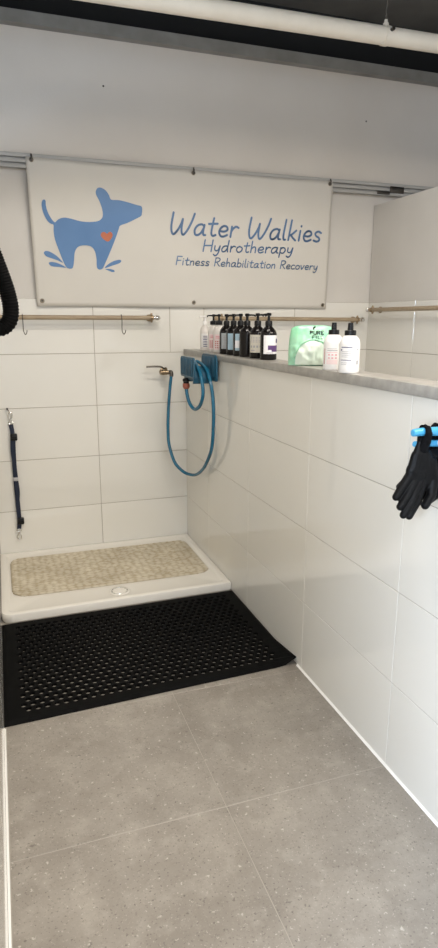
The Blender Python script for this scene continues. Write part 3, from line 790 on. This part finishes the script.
# spray bottles
def spray_bottle(x, y, prints, lm, label, r=.0335):
    t = empty('spray_bottle', (x, y, ZL)); tag(t, label, 'bottle', 'white spray bottles on the ledge')
    bm = bmesh.new()
    lathe(bm, [(r*.92, 0), (r*.98, .002), (r, .006), (r, .088), (r*.96, .098), (r*.82, .109), (r*.60, .117), (r*.45, .120), (r*.45, .124), (0, .124)], (x, y, ZL), seg=32)
    link('bottle_body', bm, M_white, t, True)
    bm = bmesh.new()
    lathe(bm, [(r*.52, .118), (r*.55, .119), (r*.55, .133), (r*.50, .1345), (r*.28, .135), (r*.28, .141), (r*.24, .157), (r*.19, .1585), (0, .1585)], (x, y, ZL), seg=24)
    a = math.radians(facing(x, y)+10); d = Vector((math.cos(a), math.sin(a), 0))
    tube(bm, [Vector((x, y, ZL+.149))+d*.002, Vector((x, y, ZL+.149))+d*.010], .0032, 10)
    link('spray_cap', bm, M_blkpl, t, True)
    a = facing(x, y)
    label_part(t, (x, y), r, a-62, a+62, ZL+.012, ZL+.092, lm, prints)
    return t
g2 = [(M_pink, .27+.16*i, .36+.16*i, .34+.13*j, .39+.13*j) for i in range(3) for j in range(2)] + [(M_lpink, .2, .72, .10, .30), (M_greyp, .22, .70, .66, .69), (M_greyp, .22, .66, .74, .76), (M_pink, .2, .7, .585, .60)] + [(M_navyp, .84, .90, .15+.12*k, .22+.12*k) for k in range(6)]+[(M_red, .04, .08, .1, .75)]
spray_bottle(.022, -1.753, g2, M_white, 'white spray bottle with pink printed grid and black cap beside the green bag')
g3 = [(M_navyp, .12, .62, .86, .89), (M_navyp, .10, .16, .74, .80)] + [(M_greyp, .14, .58, .70-.07*k, .715-.07*k) for k in range(4)] + [(M_navyp, .10, .60, .36, .385), (M_greyp, .12, .5, .26, .275), (M_greyp, .12, .4, .2, .215), (M_greyp, .84, .93, .2, .36), (M_greyp, .86, .92, .76, .82)]
spray_bottle(.006, -1.888, g3, M_white, 'white spray bottle with navy text and black cap, nearest of all bottles')

# ------------------------------------------------------------------ green bag of wipes
bag = empty('wipes_bag', (.045, -1.545, ZL)); tag(bag, 'mint green film bag with black print and a white pack inside, on the ledge', 'bag')
# local axes: width runs perpendicular to the view, depth towards the viewer
va = math.radians(facing(.045, -1.545)); D = Vector((math.cos(va), math.sin(va), 0))
Wd = Vector((-D.y, D.x, 0))          # to the right as seen
if Wd.dot(Vector((.94, -.33, 0))) < 0: Wd = -Wd
BC = Vector((.048, -1.545, ZL))
def bag_pt(u, v, side, dep):          # u -1..1, v 0..1
    w = .088*(1-.10*v**4) ; z = .147*v
    prof = (max(0, 1-abs(u)**3.0)**.6)*(math.sin(PI*min(1, v*.93+.06))**.55)
    wr = .0022*noise.noise((u*4, v*5, side*3.0))+.0012*noise.noise((u*11, v*10, side*5))
    z -= .012*abs(u)**5*(1 if v > .5 else 0)
    return BC+Wd*(u*w)+D*(side*(dep*prof+wr*4*prof))+Vector((0, 0, z+.0006))
bm = bmesh.new(); NU, NV = 30, 24
for side, dep in ((1, .034), (-1, .026)):
    GG = [[bm.verts.new(bag_pt(-1+2*i/NU, j/NV, side, dep)) for i in range(NU+1)] for j in range(NV+1)]
    for j in range(NV):
        for i in range(NU): bm.faces.new([GG[j][i], GG[j][i+1], GG[j+1][i+1], GG[j+1][i]])
bmesh.ops.remove_doubles(bm, verts=bm.verts[:], dist=.0008)
link('bag_film', bm, M_green, bag, 'all')
bm = bmesh.new(); NU, NV = 26, 14           # white pack bulging through at the front
GG = []
for j in range(NV+1):
    row = []
    for i in range(NU+1):
        a = PI*i/NU; rr = j/NV
        u = math.cos(a)*rr*.80; v = math.sin(a)**.8*rr*.60 if 0 < a < PI else 0
        bulge = (1-rr**4)*.006
        p = bag_pt(u*.95+.06, .02+v, 1, .034)+D*(bulge+.001); row.append(bm.verts.new(p))
    GG.append(row)
for j in range(NV):
    for i in range(NU): bm.faces.new([GG[j][i], GG[j][i+1], GG[j+1][i+1], GG[j+1][i]])
bmesh.ops.remove_doubles(bm, verts=bm.verts[:], dist=.0003)
o = link('white_pack', bm, M_paper, bag, 'all')
bm = bmesh.new()                           # green fold round the pack
tube(bm, [bag_pt(.06+.80*math.cos(a), .02+.64*math.sin(a)**.8, 1, .034)+D*.002 for a in [PI*k/30 for k in range(2, 29)]], lambda q: .0028, 8)
link('film_fold', bm, M_green, bag, 'all')
bm = bmesh.new()                           # printing: emblem and two short lines of letters
def dab(pts, w):
    tube(bm, [bag_pt(u, v, 1, .034)+D*.0016 for u, v in pts], w, 6, flat=1)
dab([(.02, .925), (.07, .95), (.12, .97)], .0030); dab([(.05, .90), (.03, .935)], .0022)
def letters(rows_, u0, v0, su, sv, w):
    for k, ch in enumerate(rows_):
        for st in ch: dab([(u0+k*su+p[0]*su*.68, v0+p[1]*sv) for p in st], w)
g_ = {'P': [[(0, 0), (0, 1)], [(0, 1), (1, .9), (1, .55), (0, .5)]], 'U': [[(0, 1), (.05, .1), (.5, 0), (.95, .1), (1, 1)]], 'E': [[(1, 1), (0, 1), (0, 0), (1, 0)], [(0, .5), (.8, .5)]],
      'R': [[(0, 0), (0, 1), (1, .9), (.9, .5), (0, .5)], [(.4, .5), (1, 0)]], 'L': [[(0, 1), (0, 0), (.9, 0)]], 'I': [[(.5, 0), (.5, 1)]], 'F': [[(0, 0), (0, 1), (1, 1)], [(0, .5), (.8, .5)]]}
letters([g_['P'], g_['U'], g_['R'], g_['E']], -.10, .78, .16, .085, .0015)
letters([g_['F'], g_['I'], g_['L'], g_['L']], .00, .675, .125, .07, .0011)
link('printing', bm, M_blkpl, bag, False)

# ------------------------------------------------------------------ gloves on a blue hook
GY = -2.42
hk = empty('glove_hook', (-.012, GY, 1.10)); tag(hk, 'sky blue plastic two pronged hook on the partition holding black gloves', 'hook')
bm = bmesh.new(); box(bm, -.013, -.001, GY-.032, GY+.032, 1.045, 1.145, bev=.005, seg=3)
link('hook_plate', bm, M_cyan, hk, True)
bm = bmesh.new(); tube(bm, catmull([(-.008, GY, 1.108), (-.045, GY, 1.109), (-.09, GY, 1.110), (-.117, GY, 1.109), (-.122, GY, 1.109)], 4), lambda q: .0125-.0042*q if q < .96 else .0082-.06*(q-.96), 14)
link('prong', bm, M_cyan, hk, True)
bm = bmesh.new(); tube(bm, catmull([(-.008, GY+.012, 1.074), (-.06, GY+.016, 1.076), (-.094, GY+.018, 1.076), (-.101, GY+.018, 1.077)], 4), lambda q: .009-.002*q, 12)
link('prong', bm, M_cyan, hk, True)
bm = bmesh.new(); tube(bm, catmull([(-.055, GY-.014, 1.080), (-.045, GY-.020, 1.082), (-.03, GY-.022, 1.083), (-.016, GY-.020, 1.084)], 4), .0075, 12)
w_ = link('grip_tab', bm, M_white, hk, True); w_['label'] = 'small white tab'

def capsule(bm, a, b, ra, rb, fy=1, seg=14):
    """tapered rounded limb; fy squeezes it along y"""
    a, b = Vector(a), Vector(b); d = b-a; n = 5; P = []; Rr_ = []
    t = d.normalized()
    for k in range(n): an = PI/2*(1-k/n); P.append(a-t*ra*math.sin(an)*.999); Rr_.append(ra*math.cos(an)+1e-4)
    for k in range(5): P.append(a+d*k/4); Rr_.append(ra+(rb-ra)*k/4)
    for k in range(1, n+1): an = PI/2*k/n; P.append(b+t*rb*math.sin(an)*.999); Rr_.append(rb*math.cos(an)+1e-4)
    s = t.cross(Vector((0, 1, 0)))
    if s.length < 1e-3: s = Vector((1, 0, 0))
    s.normalize(); q = t.cross(s).normalized()
    rings = [[bm.verts.new(p+s*math.cos(2*PI*k/seg)*r+q*math.sin(2*PI*k/seg)*r*fy) for k in range(seg)] for p, r in zip(P, Rr_)]
    for A, B in zip(rings, rings[1:]):
        for k in range(seg): bm.faces.new([A[k], A[(k+1) % seg], B[(k+1) % seg], B[k]])
    bm.faces.new(rings[0][::-1]); bm.faces.new(rings[-1])

def remeshed(name, bm, m, parent, vox, mod=None):
    me = bpy.data.meshes.new('tmp'); bmesh.ops.recalc_face_normals(bm, faces=bm.faces); bm.to_mesh(me); bm.free()
    o = bpy.data.objects.new('tmp', me); COL.objects.link(o)
    r = o.modifiers.new('r', 'REMESH'); r.mode = 'VOXEL'; r.voxel_size = vox
    s = o.modifiers.new('s', 'SMOOTH'); s.iterations = 4; s.factor = .5
    dg_ = bpy.context.evaluated_depsgraph_get(); ev = o.evaluated_get(dg_); m2 = bpy.data.meshes.new_from_object(ev)
    bpy.data.objects.remove(o); bpy.data.meshes.remove(me)
    b3 = bmesh.new(); b3.from_mesh(m2); bpy.data.meshes.remove(m2)
    return link(name, b3, m, parent, 'all')

def glove(dy, dx, dz, label, twist=0, mirror=False):
    g = empty('work_glove', (-.08+dx, GY+dy, 1.0+dz)); tag(g, label, 'glove', 'black work gloves on the blue hook')
    def q(x, z, y=0):
        if mirror: x = -.09-(x+.09)
        a = twist; X = (x+.09)*math.cos(a)-(y)*math.sin(a)-.09; Y = (x+.09)*math.sin(a)+y*math.cos(a)
        return (X+dx, GY+Y+dy, z+dz)
    bm = bmesh.new()
    # palm, from the wrist (top) to the knuckles
    capsule(bm, q(-.090, 1.078), q(-.093, 1.045), .017, .027, .55)
    capsule(bm, q(-.094, 1.045), q(-.102, .998), .027, .030, .55)
    capsule(bm, q(-.084, 1.045), q(-.076, .985), .025, .026, .6)
    capsule(bm, q(-.104, 1.010), q(-.112, .978), .028, .020, .6)
    capsule(bm, q(-.094, 1.005), q(-.100, .965), .028, .020, .6)
    # four fingers, each with a knuckle bend
    for pts, r in (([(-.118, 1.004, 0), (-.142, .975, -.003), (-.162, .951, -.008)], .0112),
                   ([(-.108, .990, -.004), (-.132, .955, -.012), (-.155, .928, -.018)], .0112),
                   ([(-.098, .982, -.006), (-.122, .938, -.018), (-.147, .907, -.022)], .0108),
                   ([(-.084, .982, -.004), (-.104, .935, -.014), (-.128, .902, -.020)], .0112)):
        P = [q(a, b, c) for a, b, c in pts]
        capsule(bm, P[0], P[1], r*1.12, r, 1); capsule(bm, P[1], P[2], r, r*.86, 1)
    # thumb leaves the side of the palm near its base
    P = [q(-.062, 1.030, 0), q(-.053, .985, -.006), q(-.062, .950, -.014), q(-.084, .926, -.022)]
    capsule(bm, P[0], P[1], .018, .0135, .9); capsule(bm, P[1], P[2], .0135, .0125, .95); capsule(bm, P[2], P[3], .0125, .0105, 1)
    remeshed('glove_body', bm, M_glove, g, .0018)
    # knitted cuff draped over the prong
    bm = bmesh.new()
    capsule(bm, q(-.090, 1.085, 0), q(-.090, 1.062, 0), .014, .018, .6)
    for pts in ([(-.086, 1.1245, 0), (-.086, 1.120, -.013), (-.087, 1.106, -.018), (-.089, 1.088, -.014), (-.090, 1.066, -.004)],
                [(-.086, 1.1245, 0), (-.085, 1.119, .013), (-.084, 1.105, .017), (-.086, 1.086, .010), (-.090, 1.066, .002)]):
        for k in range(4): capsule(bm, q(*pts[k]), q(*pts[k+1]), .0052+.0022*k, .0052+.0022*(k+1), .8)
    remeshed('cuff', bm, M_knit, g, .0018)
    return g
glove(0, 0, 0, 'black coated work glove hanging fingers down, left and front one on the blue hook')
g2_ = glove(.036, .056, -.004, 'black work glove tucked right behind the other on the blue hook', twist=-.9)

# ------------------------------------------------------------------ dryer hose at the left
dry = empty('dryer_hose', (-1.06, -1.9, 1.6)); tag(dry, 'thick black corrugated dryer hose looping down at the left edge', 'hose')
P = catmull([(-1.118, -1.93, 1.80), (-1.105, -1.90, 1.72), (-1.082, -1.9, 1.61), (-1.058, -1.9, 1.537), (-1.040, -1.9, 1.478), (-1.030, -1.9, 1.435), (-1.0275, -1.9, 1.398), (-1.036, -1.9, 1.370), (-1.058, -1.902, 1.355), (-1.082, -1.915, 1.364), (-1.100, -1.95, 1.40), (-1.108, -2.0, 1.50), (-1.112, -2.04, 1.62), (-1.114, -2.06, 1.78)], 5)
# dense resample for the corrugation
Q = []
for a, b in zip(P, P[1:]):
    n = max(1, int((b-a).length/.0016))
    for k in range(n): Q.append(a+(b-a)*k/n)
N_ = len(Q)
bm = bmesh.new(); tube(bm, Q, lambda q: .0205+.0013*math.sin(q*(N_-1)*.0016/.0066*2*PI), 20)
link('corrugated_tube', bm, M_rubber, dry, 'all')
bm = bmesh.new(); box(bm, -1.1385, -1.095, -2.09, -1.90, 1.775, 1.80, bev=.005)
link('wall_bracket', bm, M_blkpl, dry, True)

# ------------------------------------------------------------------ lamps
def batten(x, y, z, ln, label, col, power, skirt=.07, hw=.16, w=.04, along='x'):
    t = empty('ceiling_lamp', (x, y, z)); tag(t, label, 'lamp', 'ceiling batten lamps')
    bm = bmesh.new(); a, b = (ln/2+.04, hw) if along == 'x' else (hw, ln/2+.04)
    box(bm, x-a, x+a, y-b, y+b, z+.05, ZC-.0005, bev=.004)
    th = .004
    for s in (-1, 1):
        if along == 'x': box(bm, x-a, x+a, y+s*hw-th/2, y+s*hw+th/2, z-skirt, z+.052)
        else: box(bm, x+s*hw-th/2, x+s*hw+th/2, y-b, y+b, z-skirt, z+.052)
    link('housing', bm, M_lamp, t, False)
    bm = bmesh.new()
    d = Vector((ln/2, 0, 0)) if along == 'x' else Vector((0, ln/2, 0))
    tube(bm, [Vector((x, y, z+.025))-d, Vector((x, y, z+.025))+d], .013, 14)
    link('lamp_tube', bm, M_emit, t, True)
    l = bpy.data.lights.new('lamp_light', 'AREA'); l.shape = 'RECTANGLE'; l.size = ln; l.size_y = w; l.energy = power; l.color = col
    lo = bpy.data.objects.new('lamp_light', l); COL.objects.link(lo); lo.location = (x, y, z+.008)
    if along != 'x': lo.rotation_euler = (0, 0, PI/2)
    lo.parent = t; lo.matrix_parent_inverse = Matrix.Translation((x, y, z)).inverted()
WARM = (1, .93, .82); COOL = (.86, .93, 1)
batten(-.35, -1.9, 2.95, 1.2, 'ceiling batten lamp over the tiled washing stall', WARM, 25)
batten(.75, -3.4, 2.95, 1.5, 'added unseen batten lamp in front of the second stall', (1, .90, .78), 66, .02)  # unseen lamp added to lift the upper wall
batten(-.9, -5.1, 2.95, 1.5, 'added unseen batten lamp behind the viewpoint', (.95, .97, 1), 55, .02)  # added as general fill from the unseen room behind
# unseen window added in the west wall to throw cool light on the partition
bm = bmesh.new()
wy0, wy1, wz0, wz1 = -5.6, -4.2, .9, 2.2
for a in ((wy0, wy0+.05, wz0, wz1), (wy1-.05, wy1, wz0, wz1), (wy0, wy1, wz0, wz0+.05), (wy0, wy1, wz1-.05, wz1), ((wy0+wy1)/2-.02, (wy0+wy1)/2+.02, wz0, wz1)):
    box(bm, XL-.002, XL+.045, a[0], a[1], a[2], a[3], bev=.003)
quad(bm, [(XL+.004, wy0, wz0), (XL+.004, wy1, wz0), (XL+.004, wy1, wz1), (XL+.004, wy0, wz1)], 1)
struct(link('added_window_1', bm, [M_lamp, mat('added_window_glow', (.8, .85, .9), .3, emis=(.80, .90, 1), estr=2.5)]))
l = bpy.data.lights.new('added_window_light', 'AREA'); l.shape = 'RECTANGLE'; l.size = wz1-wz0-.1; l.size_y = wy1-wy0-.1; l.energy = 150; l.color = (.64, .79, 1)
lo = bpy.data.objects.new('added_window_light', l); COL.objects.link(lo); lo.location = (XL+.05, (wy0+wy1)/2, (wz0+wz1)/2); lo.rotation_euler = (0, -PI/2, 0)
w = bpy.data.worlds.new('world'); S.world = w; w.use_nodes = True
w.node_tree.nodes['Background'].inputs['Color'].default_value = (.5, .5, .5, 1); w.node_tree.nodes['Background'].inputs['Strength'].default_value = .3

S.view_settings.view_transform = 'Standard'; S.view_settings.look = 'None'
S.view_settings.exposure = 0.24; S.view_settings.gamma = 1; S.view_settings.use_curve_mapping = False
